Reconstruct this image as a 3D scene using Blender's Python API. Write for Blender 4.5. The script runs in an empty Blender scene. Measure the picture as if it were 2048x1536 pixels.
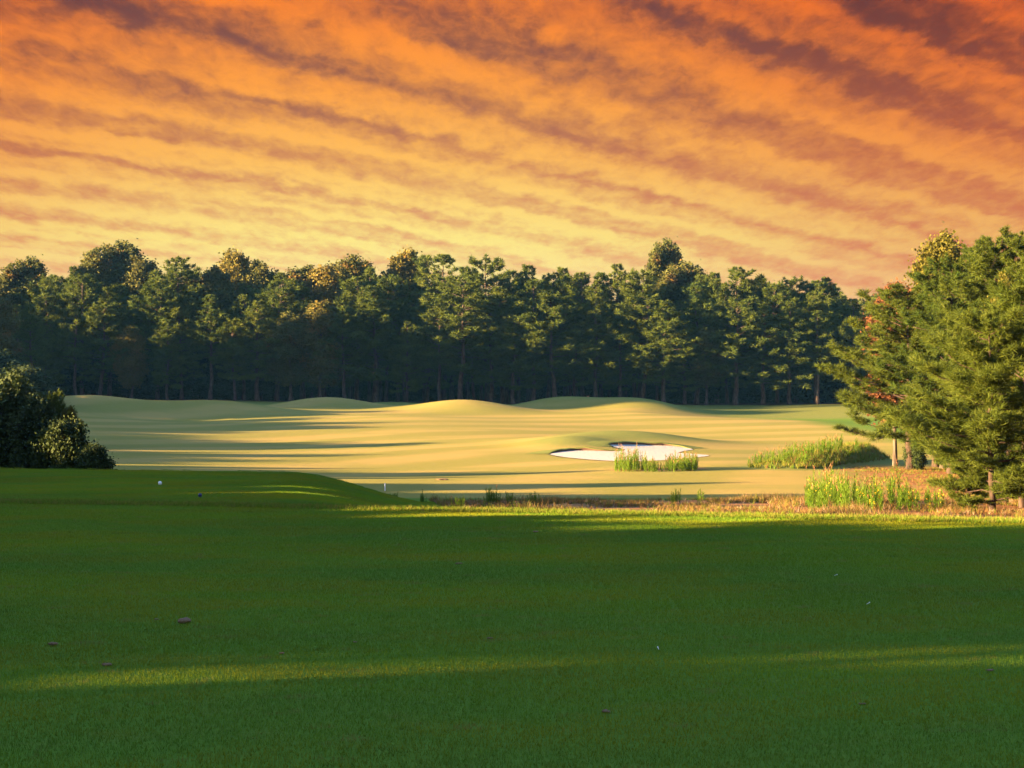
import bpy, math
import numpy as np
from mathutils import Vector

scene = bpy.context.scene
R = math.radians

# ------------------------------------------------------------------ camera, sky, sun, exposure
F = 3151.0            # focal length in pixels of the 2048 px wide photograph
EYE = 1.7
cam_d = bpy.data.cameras.new('camera')
cam = bpy.data.objects.new('camera', cam_d)
scene.collection.objects.link(cam)
cam_d.sensor_width = 36.0
cam_d.lens = 36.0 * F / 2048.0
cam_d.clip_start = 0.1
cam_d.clip_end = 20000.0
cam.location = (0, 0, EYE)
cam.rotation_euler = (R(90), 0, 0)
scene.camera = cam

EXPO = 3.55
SUN_EL = 9.0          # degrees above the horizon
SUN_AZ = 14.0          # the light travels towards +x, turned this much towards +y
scene.view_settings.view_transform = 'Standard'
scene.view_settings.look = 'None'
scene.view_settings.gamma = 1.0
scene.view_settings.exposure = EXPO
scene.view_settings.use_curve_mapping = False

sun_d = bpy.data.lights.new('sun', 'SUN')
sun_d.energy = 5.0
sun_d.angle = R(0.53)
sun_d.color = (1.0, 0.635, 0.30)
sun = bpy.data.objects.new('sun', sun_d)
scene.collection.objects.link(sun)
sd = Vector((math.cos(R(SUN_EL)) * math.cos(R(SUN_AZ)), math.cos(R(SUN_EL)) * math.sin(R(SUN_AZ)), -math.sin(R(SUN_EL))))
sun.rotation_euler = sd.to_track_quat('-Z', 'Y').to_euler()
sun.location = (-80, 0, 40)


class NT:
    """small helper round a node tree"""
    def __init__(self, tree):
        self.t = tree
        tree.nodes.clear()

    def n(self, kind, **kw):
        nd = self.t.nodes.new(kind)
        for k, v in kw.items():
            setattr(nd, k, v)
        return nd

    def put(self, sock, v):
        if hasattr(v, 'is_output'):
            self.t.links.new(v, sock)
        elif v is not None:
            sock.default_value = v

    def m(self, op, a, b=None, c=None, clamp=False):
        nd = self.n('ShaderNodeMath', operation=op, use_clamp=clamp)
        for i, v in enumerate((a, b, c)):
            if v is not None:
                self.put(nd.inputs[i], v)
        return nd.outputs[0]

    def xyz(self, x, y, z):
        nd = self.n('ShaderNodeCombineXYZ')
        for i, v in enumerate((x, y, z)):
            self.put(nd.inputs[i], v)
        return nd.outputs[0]

    def sep(self, v):
        nd = self.n('ShaderNodeSeparateXYZ')
        self.put(nd.inputs[0], v)
        return nd.outputs

    def vm(self, op, a, b):
        nd = self.n('ShaderNodeVectorMath', operation=op)
        self.put(nd.inputs[0], a)
        self.put(nd.inputs[1], b)
        return nd.outputs[0]

    def noise(self, vec, scale, detail=4.0, rough=0.55, dist=0.0):
        nd = self.n('ShaderNodeTexNoise')
        self.put(nd.inputs['Vector'], vec)
        nd.inputs['Scale'].default_value = scale
        nd.inputs['Detail'].default_value = detail
        nd.inputs['Roughness'].default_value = rough
        nd.inputs['Distortion'].default_value = dist
        return nd.outputs[0]

    def ramp(self, fac, stops, interp='LINEAR'):
        nd = self.n('ShaderNodeValToRGB')
        cr = nd.color_ramp
        cr.interpolation = interp
        while len(cr.elements) < len(stops):
            cr.elements.new(0.5)
        for e, (p, c) in zip(cr.elements, stops):
            e.position = p
            e.color = (*c, 1) if len(c) == 3 else c
        self.put(nd.inputs[0], fac)
        return nd.outputs[0]

    def mix(self, fac, a, b, blend='MIX'):
        nd = self.n('ShaderNodeMix', data_type='RGBA', blend_type=blend)
        self.put(nd.inputs[0], fac)
        for s, v in ((nd.inputs[6], a), (nd.inputs[7], b)):
            if isinstance(v, tuple) and len(v) == 3:
                v = (*v, 1)
            self.put(s, v)
        return nd.outputs[2]

    def rng(self, v, a, b, c=0.0, d=1.0, smooth=True):
        nd = self.n('ShaderNodeMapRange', interpolation_type='SMOOTHSTEP' if smooth else 'LINEAR')
        for i, q in enumerate((v, a, b, c, d)):
            self.put(nd.inputs[i], q)
        return nd.outputs[0]


def srgb(r, g, b):
    f = lambda c: (c / 255 / 12.92) if c <= 10 else ((c / 255 + 0.055) / 1.055) ** 2.4
    return (f(r), f(g), f(b))


BAND_PHASE = 2.0


def build_world():
    w = bpy.data.worlds.new('World')
    scene.world = w
    w.use_nodes = True
    k = NT(w.node_tree)
    out = k.n('ShaderNodeOutputWorld')
    sky = k.n('ShaderNodeTexSky', sky_type='NISHITA')
    sky.sun_disc = False
    sky.sun_elevation = R(SUN_EL)
    sky.sun_rotation = R(-90.0 - SUN_AZ)   # the sun stands over -x
    sky.air_density = 1.0
    sky.dust_density = 1.5
    sky.ozone_density = 3.0
    bg1 = k.n('ShaderNodeBackground')
    k.put(bg1.inputs[0], sky.outputs[0])
    bg1.inputs[1].default_value = 0.07

    tc = k.n('ShaderNodeTexCoord').outputs['Generated']
    x, y, z = k.sep(tc)
    zc = k.m('MAXIMUM', z, 0.0)
    el = k.m('MULTIPLY', k.m('ARCSINE', k.m('MINIMUM', zc, 1.0)), 180 / math.pi)        # degrees
    az = k.m('MULTIPLY', k.m('ARCTAN2', x, y), 180 / math.pi)
    # a flat cloud deck seen in perspective
    zz = k.m('ADD', zc, 0.12)
    u0 = k.m('DIVIDE', x, zz)
    v0 = k.m('DIVIDE', y, zz)
    A = R(43)
    u = k.m('ADD', k.m('MULTIPLY', u0, math.cos(A)), k.m('MULTIPLY', v0, math.sin(A)))
    v = k.m('SUBTRACT', k.m('MULTIPLY', v0, math.cos(A)), k.m('MULTIPLY', u0, math.sin(A)))
    xy = lambda fx, fy, off: k.xyz(k.m('MULTIPLY', u0, fx), k.m('MULTIPLY', v0, fy), off)
    warp = k.noise(xy(0.7, 0.7, 3.1), 1.0, 2.0)
    vw = k.m('ADD', v, k.m('MULTIPLY', k.m('SUBTRACT', warp, 0.5), 0.35))
    fib = k.noise(xy(10.0, 5.0, 2.2), 1.0, 5.0, 0.6)
    vf = k.m('ADD', vw, k.m('MULTIPLY', k.m('SUBTRACT', fib, 0.5), 0.24))
    b1 = k.m('SINE', k.m('ADD', k.m('MULTIPLY', vf, 2 * math.pi / 0.31), BAND_PHASE))
    b2 = k.m('SINE', k.m('ADD', k.m('MULTIPLY', vf, 2 * math.pi / 0.13), 1.0))
    amp = k.noise(k.xyz(k.m('MULTIPLY', u, 0.9), k.m('MULTIPLY', v, 1.6), 9.0), 1.0, 2.0)
    amp2 = k.noise(k.xyz(k.m('MULTIPLY', u, 1.2), k.m('MULTIPLY', v, 2.2), 4.0), 1.0, 2.0)
    b1 = k.m('MULTIPLY', b1, k.rng(amp, 0.3, 0.6, 0.35, 1.0))
    b2 = k.m('MULTIPLY', b2, k.rng(amp2, 0.35, 0.65, 0.0, 1.0))
    roll = k.noise(k.xyz(k.m('MULTIPLY', u, 1.8), k.m('MULTIPLY', vf, 5.0), 1.7), 1.0, 4.0, 0.6, 0.0)
    puff = k.noise(xy(20.0, 9.0, 5.5), 1.0, 6.0, 0.62, 0.3)
    big = k.noise(xy(0.9, 0.7, 7.7), 1.0, 1.0)
    d = k.m('ADD', k.m('MULTIPLY', b1, 0.20), k.m('MULTIPLY', roll, 0.50))
    d = k.m('ADD', d, k.m('MULTIPLY', b2, 0.10))
    d = k.m('ADD', d, k.m('MULTIPLY', k.m('SUBTRACT', puff, 0.5), 0.92))
    d = k.m('ADD', d, k.m('MULTIPLY', k.m('SUBTRACT', big, 0.5), 0.15))
    # thicker away from the glow over the wood
    d = k.m('ADD', d, k.rng(el, 2.0, 13.0, -0.10, 0.13, False))
    d = k.m('ADD', d, k.rng(az, -4.0, 18.0, 0.0, 0.09, False))
    dens = k.rng(d, -0.03, 0.76)
    e = k.m('DIVIDE', el, 90.0, clamp=True)
    lit = k.ramp(e, [(0.0, srgb(255, 200, 150)), (3.0 / 90, srgb(255, 226, 146)), (5.2 / 90, srgb(255, 232, 128)), (8 / 90, srgb(255, 190, 86)),
                     (10.5 / 90, srgb(255, 162, 60)), (13.5 / 90, srgb(252, 134, 40)), (24 / 90, srgb(214, 130, 92)), (50 / 90, srgb(150, 120, 122))])
    shd = k.ramp(e, [(0.0, srgb(240, 172, 138)), (3.0 / 90, srgb(240, 172, 116)), (5.2 / 90, srgb(226, 152, 100)), (8 / 90, srgb(198, 122, 82)),
                     (10.5 / 90, srgb(156, 94, 72)), (13.5 / 90, srgb(112, 66, 64)), (24 / 90, srgb(104, 80, 88)), (50 / 90, srgb(92, 90, 110))])
    col = k.mix(dens, lit, shd)
    # the glow over the wood reddens to both sides
    da = k.m('DIVIDE', k.m('ADD', az, 5.0), 22.0)
    side = k.rng(k.m('ABSOLUTE', da), 0.1, 1.1)
    col = k.mix(side, col, k.mix(1.0, col, (0.88, 0.56, 0.46), 'MULTIPLY'))
    bg2 = k.n('ShaderNodeBackground')
    k.put(bg2.inputs[0], col)
    bg2.inputs[1].default_value = 2.0 ** -EXPO
    # the deck breaks up overhead and the open sky shows
    cover = k.rng(el, 14.5, 30.0, 1.0, 0.06)
    ms = k.n('ShaderNodeMixShader')
    k.put(ms.inputs[0], cover)
    k.put(ms.inputs[1], bg1.outputs[0])
    k.put(ms.inputs[2], bg2.outputs[0])
    k.put(out.inputs[0], ms.outputs[0])
    w.cycles.sampling_method = 'MANUAL'
    w.cycles.sample_map_resolution = 512


build_world()
cy = scene.cycles
cy.use_denoising = True
cy.use_adaptive_sampling = True
cy.adaptive_threshold = 0.004
cy.max_bounces = 6
cy.diffuse_bounces = 3
cy.glossy_bounces = 2
cy.transmission_bounces = 4
cy.transparent_max_bounces = 4
cy.volume_bounces = 0

# ------------------------------------------------------------------ materials
def material(name):
    m = bpy.data.materials.new(name)
    m.use_nodes = True
    return m, NT(m.node_tree)


def finish(k, col, rough=0.85, bump=None, bump_d=0.02, bump_s=0.5, trans=0.0, spec=0.25):
    out = k.n('ShaderNodeOutputMaterial')
    b = k.n('ShaderNodeBsdfPrincipled')
    k.put(b.inputs['Base Color'], (*col, 1) if isinstance(col, tuple) and len(col) == 3 else col)
    b.inputs['Roughness'].default_value = rough
    b.inputs['Specular IOR Level'].default_value = spec
    if bump is not None:
        bn = k.n('ShaderNodeBump')
        bn.inputs['Strength'].default_value = bump_s
        bn.inputs['Distance'].default_value = bump_d
        k.put(bn.inputs['Height'], bump)
        k.put(b.inputs['Normal'], bn.outputs[0])
    if trans > 0:
        t = k.n('ShaderNodeBsdfTranslucent')
        k.put(t.inputs[0], (*col, 1) if isinstance(col, tuple) and len(col) == 3 else col)
        ms = k.n('ShaderNodeMixShader')
        ms.inputs[0].default_value = trans
        k.put(ms.inputs[1], b.outputs[0])
        k.put(ms.inputs[2], t.outputs[0])
        k.put(out.inputs[0], ms.outputs[0])
    else:
        k.put(out.inputs[0], b.outputs[0])


def leaf_mat(name, a, b, trans=0.3, c=None, camount=0.0):
    """a..b: range of leaf colours by tuft and by tree; c: autumn colour of some tufts"""
    m, k = material(name)
    at = k.n('ShaderNodeAttribute', attribute_name='tint').outputs['Fac']
    rnd = k.n('ShaderNodeObjectInfo').outputs['Random']
    f = k.m('ADD', k.m('MULTIPLY', at, 0.7), k.m('MULTIPLY', rnd, 0.3))
    col = k.mix(f, a, b)
    if c is not None:
        pos = k.n('ShaderNodeTexCoord').outputs['Object']
        nz = k.noise(pos, 0.35, 2.0)
        col = k.mix(k.rng(k.m('ADD', nz, k.m('MULTIPLY', at, 0.15)), 0.75 - camount, 0.85 - camount), col, c)
    finish(k, col, 0.7, trans=trans, spec=0.12)
    return m


def bark_mat(name, a, b):
    m, k = material(name)
    pos = k.n('ShaderNodeTexCoord').outputs['Object']
    nz = k.noise(k.vm('MULTIPLY', pos, (9, 9, 1.6)), 1.0, 5.0)
    finish(k, k.mix(k.rng(nz, 0.35, 0.65), a, b), 0.9, nz, 0.04, 0.8)
    return m


def ground_mat():
    m, k = material('turf_ground')
    pos = k.n('ShaderNodeNewGeometry').outputs['Position']
    at = lambda nm: k.n('ShaderNodeAttribute', attribute_name=nm).outputs['Fac']
    x, y, z = k.sep(pos)
    fine = k.noise(pos, 26.0, 4.0, 0.65)
    mid = k.noise(pos, 2.3, 5.0, 0.6)
    lowv = k.noise(k.vm('MULTIPLY', pos, (0.12, 0.22, 0.0)), 1.0, 4.0, 0.6)
    # tee: lush short grass
    tee = k.mix(fine, (0.056, 0.120, 0.008), (0.110, 0.205, 0.015))
    tee = k.mix(k.rng(mid, 0.5, 0.75, 0.0, 0.6), tee, (0.115, 0.150, 0.015))
    tee = k.mix(k.rng(lowv, 0.45, 0.7, 0.0, 0.5), tee, (0.080, 0.125, 0.011))
    # fairway: mown in broad curved passes
    rr = k.m('SQRT', k.m('ADD', k.m('POWER', k.m('SUBTRACT', x, 26.0), 2.0), k.m('POWER', k.m('SUBTRACT', y, 52.0), 2.0)))
    wob = k.m('MULTIPLY', k.m('SUBTRACT', k.noise(k.vm('MULTIPLY', pos, (0.05, 0.05, 0)), 1.0, 2.0), 0.5), 9.0)
    st = k.m('SINE', k.m('MULTIPLY', k.m('ADD', rr, wob), 2 * math.pi / 8.0))
    st = k.rng(st, -0.8, 0.8)
    fa = k.mix(st, (0.210, 0.190, 0.034), (0.325, 0.238, 0.062))
    fa = k.mix(k.rng(lowv, 0.4, 0.7, 0.0, 0.8), fa, (0.205, 0.195, 0.036))
    fa = k.mix(k.m('MULTIPLY', k.rng(mid, 0.35, 0.75), 0.35), fa, (0.27, 0.215, 0.062))
    fa = k.mix(k.m('MULTIPLY', fine, 0.25), fa, (0.11, 0.12, 0.03))
    # dry rough and pine straw
    sn = k.noise(pos, 6.0, 6.0, 0.7)
    straw = k.mix(sn, (0.17, 0.075, 0.026), (0.36, 0.18, 0.072))
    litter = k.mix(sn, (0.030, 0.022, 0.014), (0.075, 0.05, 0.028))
    col = k.mix(at('fairway'), tee, fa)
    mound = k.mix(mid, (0.105, 0.140, 0.026), (0.17, 0.175, 0.040))
    col = k.mix(at('rough'), col, mound)
    brk = k.m('MULTIPLY', k.m('SUBTRACT', k.noise(pos, 0.9, 5.0, 0.65), 0.5), 1.2)
    sw = at('straw')
    col = k.mix(k.rng(k.m('ADD', sw, k.m('MULTIPLY', brk, k.rng(sw, 0.0, 0.25))), 0.3, 0.7), col, straw)
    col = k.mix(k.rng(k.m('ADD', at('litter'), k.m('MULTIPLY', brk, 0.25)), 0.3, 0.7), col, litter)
    finish(k, col, 0.95, k.m('ADD', fine, k.m('MULTIPLY', mid, 0.6)), 0.03, 0.6, spec=0.1)
    return m


M = {}
M['ground'] = ground_mat()
M['pine'] = leaf_mat('pine_needles', (0.034, 0.070, 0.012), (0.112, 0.136, 0.018), 0.3)
M['pine_near'] = leaf_mat('near_pine_needles', (0.030, 0.064, 0.008), (0.084, 0.108, 0.013), 0.28)
M['leaf'] = leaf_mat('broad_leaves', (0.045, 0.068, 0.015), (0.12, 0.115, 0.028), 0.3, (0.135, 0.085, 0.022), 0.10)
M['leaf_y'] = leaf_mat('yellowing_leaves', (0.07, 0.085, 0.016), (0.17, 0.135, 0.028), 0.3, (0.19, 0.115, 0.024), 0.12)
M['leaf_g'] = leaf_mat('yellow_green_leaves', (0.06, 0.075, 0.012), (0.15, 0.13, 0.022), 0.3)
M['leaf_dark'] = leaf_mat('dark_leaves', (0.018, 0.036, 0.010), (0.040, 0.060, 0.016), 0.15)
M['leaf_red'] = leaf_mat('red_leaves', (0.085, 0.036, 0.018), (0.135, 0.058, 0.024), 0.3)
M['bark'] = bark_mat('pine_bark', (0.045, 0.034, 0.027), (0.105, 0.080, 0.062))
M['bark2'] = bark_mat('grey_bark', (0.045, 0.035, 0.027), (0.115, 0.092, 0.072))
M['weed'] = leaf_mat('weed_green', (0.062, 0.135, 0.010), (0.140, 0.215, 0.020), 0.4)
M['weed_tip'] = leaf_mat('weed_seed_heads', (0.26, 0.13, 0.06), (0.34, 0.20, 0.10), 0.3)
M['flower'] = leaf_mat('yellow_flowers', (0.55, 0.33, 0.02), (0.62, 0.42, 0.03), 0.3)
M['dry'] = leaf_mat('dry_grass', (0.115, 0.066, 0.022), (0.25, 0.150, 0.058), 0.3)
M['dry_pale'] = leaf_mat('pale_seed_heads', (0.34, 0.24, 0.15), (0.46, 0.34, 0.23), 0.3)
M['blade'] = leaf_mat('turf_blades', (0.062, 0.120, 0.006), (0.135, 0.220, 0.014), 0.3)
def turf_mat():
    m, k = material('turf_blades')
    at = k.n('ShaderNodeAttribute', attribute_name='tint').outputs['Fac']
    pos = k.n('ShaderNodeNewGeometry').outputs['Position']
    a = k.noise(k.vm('MULTIPLY', pos, (0.5, 1.0, 0)), 1.0, 4.0, 0.6)
    b = k.noise(k.vm('MULTIPLY', pos, (3.0, 4.0, 0)), 1.0, 3.0, 0.6)
    x, y, z = k.sep(pos)
    st = k.rng(k.m('SINE', k.m('MULTIPLY', k.m('ADD', k.m('MULTIPLY', x, 0.22), y), 2 * math.pi / 3.4)), -0.35, 0.35)
    col = k.mix(at, (0.098, 0.178, 0.007), (0.200, 0.315, 0.016))
    col = k.mix(k.m('MULTIPLY', st, 0.55), col, k.mix(at, (0.074, 0.168, 0.014), (0.160, 0.300, 0.032)))
    col = k.mix(k.rng(a, 0.42, 0.62, 0.0, 0.9), col, k.mix(at, (0.140, 0.170, 0.006), (0.270, 0.280, 0.014)))
    col = k.mix(k.rng(b, 0.58, 0.72, 0.0, 0.8), col, (0.24, 0.19, 0.05))
    col = k.mix(k.rng(b, 0.40, 0.25, 0.0, 0.6), col, (0.040, 0.085, 0.010))
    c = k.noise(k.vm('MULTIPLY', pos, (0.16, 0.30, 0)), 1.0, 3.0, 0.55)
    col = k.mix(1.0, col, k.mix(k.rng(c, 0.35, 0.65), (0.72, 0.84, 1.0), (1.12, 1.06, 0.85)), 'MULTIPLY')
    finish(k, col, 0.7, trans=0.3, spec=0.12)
    return m


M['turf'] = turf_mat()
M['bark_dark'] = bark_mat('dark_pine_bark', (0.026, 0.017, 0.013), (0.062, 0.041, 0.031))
M['roughgrass'] = leaf_mat('rough_grass', (0.11, 0.145, 0.014), (0.22, 0.21, 0.04), 0.35)


def plain(name, col, rough=0.6, scale=30.0, var=0.25, bump=0.01):
    m, k = material(name)
    pos = k.n('ShaderNodeTexCoord').outputs['Object']
    nz = k.noise(pos, scale, 4.0, 0.6)
    finish(k, k.mix(nz, tuple(c * (1 - var) for c in col), tuple(min(1, c * (1 + var)) for c in col)), rough, nz, bump, 0.5)
    return m


def sand_mat():
    m, k = material('white_sand')
    pos = k.n('ShaderNodeNewGeometry').outputs['Position']
    nz = k.noise(pos, 7.0, 5.0, 0.6)
    rk = k.noise(k.vm('MULTIPLY', pos, (1.5, 9.0, 1)), 1.0, 4.0)
    finish(k, k.mix(rk, (0.36, 0.32, 0.27), (0.47, 0.43, 0.375)), 0.9, k.m('ADD', nz, rk), 0.08, 0.7)
    return m


M['sand'] = sand_mat()
M['soil'] = plain('bare_soil', (0.17, 0.105, 0.055), 0.95, 40.0, 0.4, 0.01)
M['lip'] = plain('bunker_lip_earth', (0.10, 0.062, 0.04), 0.95, 9.0, 0.4, 0.02)
M['white'] = plain('white_paint', (0.78, 0.78, 0.76), 0.45, 60.0, 0.05, 0.001)
M['blue'] = plain('dark_blue_paint', (0.02, 0.035, 0.09), 0.45, 60.0, 0.1, 0.001)
M['wall'] = plain('pale_wall_paint', (0.70, 0.62, 0.55), 0.8, 4.0, 0.06, 0.004)
M['roof'] = plain('brown_shingle', (0.16, 0.11, 0.09), 0.9, 8.0, 0.3, 0.02)
M['glass'] = plain('dark_window_glass', (0.02, 0.025, 0.03), 0.1, 2.0, 0.1, 0.0)

# ------------------------------------------------------------------ mesh helpers
COL = scene.collection


def mesh(name, v, f, mats, tint=None, fmat=None, attrs=None, smooth=False):
    v = np.asarray(v, np.float32)
    f = np.asarray(f, np.int32)
    me = bpy.data.meshes.new(name)
    me.vertices.add(len(v))
    me.vertices.foreach_set('co', v.ravel())
    n, s = f.shape
    me.loops.add(n * s)
    me.loops.foreach_set('vertex_index', f.ravel())
    me.polygons.add(n)
    me.polygons.foreach_set('loop_start', np.arange(0, n * s, s, dtype=np.int32))
    me.polygons.foreach_set('loop_total', np.full(n, s, np.int32))
    if smooth:
        me.polygons.foreach_set('use_smooth', np.ones(n, bool))
    for mt in (mats if isinstance(mats, (list, tuple)) else [mats]):
        me.materials.append(M[mt] if isinstance(mt, str) else mt)
    if fmat is not None:
        me.polygons.foreach_set('material_index', np.asarray(fmat, np.int32))
    at = dict(attrs or {})
    if tint is not None:
        at['tint'] = tint
    for nm, val in at.items():
        a = me.attributes.new(nm, 'FLOAT', 'POINT')
        a.data.foreach_set('value', np.asarray(val, np.float32))
    me.update()
    me.validate()
    return me


def link(name, data=None, parent=None, loc=None, rz=0.0, s=None):
    o = bpy.data.objects.new(name, data)
    COL.objects.link(o)
    if parent is not None:
        o.parent = parent
    if loc is not None:
        o.location = loc
    if rz:
        o.rotation_euler = (0, 0, rz)
    if s is not None:
        o.scale = s if isinstance(s, (tuple, list)) else (s, s, s)
    return o


def tag(o, label=None, cat=None, group=None, kind=None):
    for k_, v_ in (('label', label), ('category', cat), ('group', group), ('kind', kind)):
        if v_:
            o[k_] = v_
    return o


def norm(a):
    return a / np.maximum(np.linalg.norm(a, axis=-1, keepdims=True), 1e-9)


def tube(pts, rad, sides=6):
    """tapered tube along a polyline -> verts, quads"""
    pts = np.asarray(pts, float)
    rad = np.asarray(rad, float)
    d = norm(np.gradient(pts, axis=0))
    ref = np.where(np.abs(d[:, 2:3]) > 0.9, [[1.0, 0, 0]], [[0, 0, 1.0]])
    a = norm(np.cross(d, ref))
    b = np.cross(d, a)
    th = np.linspace(0, 2 * np.pi, sides, endpoint=False)
    v = pts[:, None] + rad[:, None, None] * (np.cos(th)[None, :, None] * a[:, None] + np.sin(th)[None, :, None] * b[:, None])
    n = len(pts)
    i, j = np.meshgrid(np.arange(n - 1), np.arange(sides), indexing='ij')
    j2 = (j + 1) % sides
    q = np.stack([i * sides + j, i * sides + j2, (i + 1) * sides + j2, (i + 1) * sides + j], -1).reshape(-1, 4)
    return v.reshape(-1, 3), q


class Bag:
    """collects verts / faces of one face size"""
    def __init__(self):
        self.v, self.f, self.t, self.m, self.n = [], [], [], [], 0

    def add(self, v, f, t=0.5, m=0):
        v = np.asarray(v)
        f = np.asarray(f)
        self.v.append(v)
        self.f.append(f + self.n)
        self.t.append(np.broadcast_to(np.asarray(t, float), (len(v),)))
        self.m.append(np.full(len(f), m))
        self.n += len(v)

    def mesh(self, name, mats, smooth=False):
        return mesh(name, np.concatenate(self.v), np.concatenate(self.f), mats, np.concatenate(self.t), np.concatenate(self.m), smooth=smooth)


def blades(rg, base, dirs, length, width, tint):
    """one triangle per needle or blade: base points, directions, lengths, widths"""
    n = len(base)
    side = norm(np.cross(dirs, rg.normal(size=(n, 3)))) * np.asarray(width).reshape(-1, 1) * 0.5
    tip = base + dirs * np.asarray(length).reshape(-1, 1)
    v = np.stack([base - side, base + side, tip], 1).reshape(-1, 3)
    return v, np.arange(3 * n).reshape(-1, 3), np.repeat(tint, 3)


# ------------------------------------------------------------------ tree builders
def pine_meshes(seed, H=14.0, base=0.38, Rmax=2.8, whorl=0.55, twigs=9, tufts=2, needles=9, nlen=0.30, nwid=0.05,
                droop=0.25, mat='pine', top=0.75, gap=0.12, trunk_r=None):
    rg = np.random.default_rng(seed)
    tb = Bag()
    n = 14
    t = np.linspace(0, 1, n)
    sway = np.cumsum(rg.normal(0, 0.05, (n, 2)), 0) * (H / 14)
    sway -= sway[0]
    P = np.column_stack([sway[:, 0], sway[:, 1], t * H * 0.985])
    r0 = trunk_r or 0.0125 * H
    rad = r0 * (1 - t) ** 0.8 + 0.012
    rad[0] *= 1.35
    P[0, 2] = -0.4
    tb.add(*tube(P, rad, 8))
    c0, a0, tt, ss = [], [], [], []
    z = base * H
    lean = rg.uniform(0, 2 * np.pi)
    while z < H * 0.985:
        s = (z - base * H) / (H * (1 - base))
        prof = (1 - s) ** top * (0.62 + 0.38 * min(s / 0.22, 1.0))
        k = rg.integers(3, 6) if s < 0.85 else 3
        ph = rg.uniform(0, 2 * np.pi)
        for j in range(k):
            if rg.random() < gap and s < 0.85:
                continue
            L = max(0.22, Rmax * prof * rg.uniform(0.55, 1.15))
            a = ph + j * 2 * np.pi / k + rg.normal(0, 0.35)
            L *= 1 + 0.18 * math.cos(a - lean)
            up = (-droop * (1 - s) + 0.55 * s) + rg.normal(0, 0.12)
            cx = np.interp(z, P[:, 2], P[:, 0])
            cy_ = np.interp(z, P[:, 2], P[:, 1])
            q = np.linspace(0, 1, 5)
            bz = z + L * (up * q + 0.28 * q * q)
            B = np.column_stack([cx + np.cos(a) * L * q, cy_ + np.sin(a) * L * q, bz])
            B[1:-1] += rg.normal(0, 0.04 * L, (3, 3))
            tb.add(*tube(B, (0.010 + 0.016 * L) * (1 - 0.8 * q), 4))
            m = max(3, int(twigs * L / Rmax * 1.3))
            qs = rg.uniform(0.12 if mat == 'pine_near' else 0.3, 1.0, m) ** 0.8
            qs[0] = 1.0
            cp = np.column_stack([np.interp(qs, q, B[:, i]) for i in range(3)])
            bd = norm(B[-1] - B[0])
            sidev = np.array([-bd[1], bd[0], 0])
            tw = norm(bd[None] * 0.7 + sidev[None] * rg.uniform(-1, 1, (m, 1)) + np.array([[0, 0, 0.25]]) + rg.normal(0, 0.2, (m, 3)))
            tl = rg.uniform(0.25, 0.6, m) * (0.2 + 0.8 * L / Rmax)
            for w_ in range(tufts):
                ft = 1 - 0.5 * w_ / max(1, tufts)
                c0.append(cp + tw * (tl * ft)[:, None])
                a0.append(norm(tw + np.array([[0, 0, 0.35]])))
                tt.append(np.clip(rg.normal(0.5, 0.22, m), 0, 1))
                ss.append(np.full(m, 0.5 + 0.5 * min(1.0, L / (0.55 * Rmax))))
        z += whorl * rg.uniform(0.7, 1.3) * (1 - 0.5 * s)
    # leader
    c0.append(np.tile(P[-1], (4, 1)) + np.column_stack([rg.normal(0, .06, 4), rg.normal(0, .06, 4), -np.arange(4) * 0.22]))
    a0.append(np.tile([0, 0, 1.0], (4, 1)))
    tt.append(np.full(4, 0.7))
    ss.append(np.full(4, 0.55))
    S_ = np.repeat(np.concatenate(ss), needles)
    C, A_, T = np.concatenate(c0), np.concatenate(a0), np.concatenate(tt)
    nn = len(C)
    C2 = np.repeat(C, needles, 0) + rg.normal(0, nlen * 0.16, (nn * needles, 3)) * S_[:, None]
    D = norm(np.repeat(A_, needles, 0) * 0.55 + rg.normal(0, 0.55, (nn * needles, 3)))
    Ln = nlen * rg.uniform(0.7, 1.25, nn * needles) * S_
    v, f, ti = blades(rg, C2, D, Ln, np.full(nn * needles, nwid), np.repeat(T, needles))
    return tb.mesh('pine_trunk', 'bark_dark' if mat == 'pine_near' else 'bark', True), mesh('pine_crown', v, f, mat, ti), H


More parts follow.
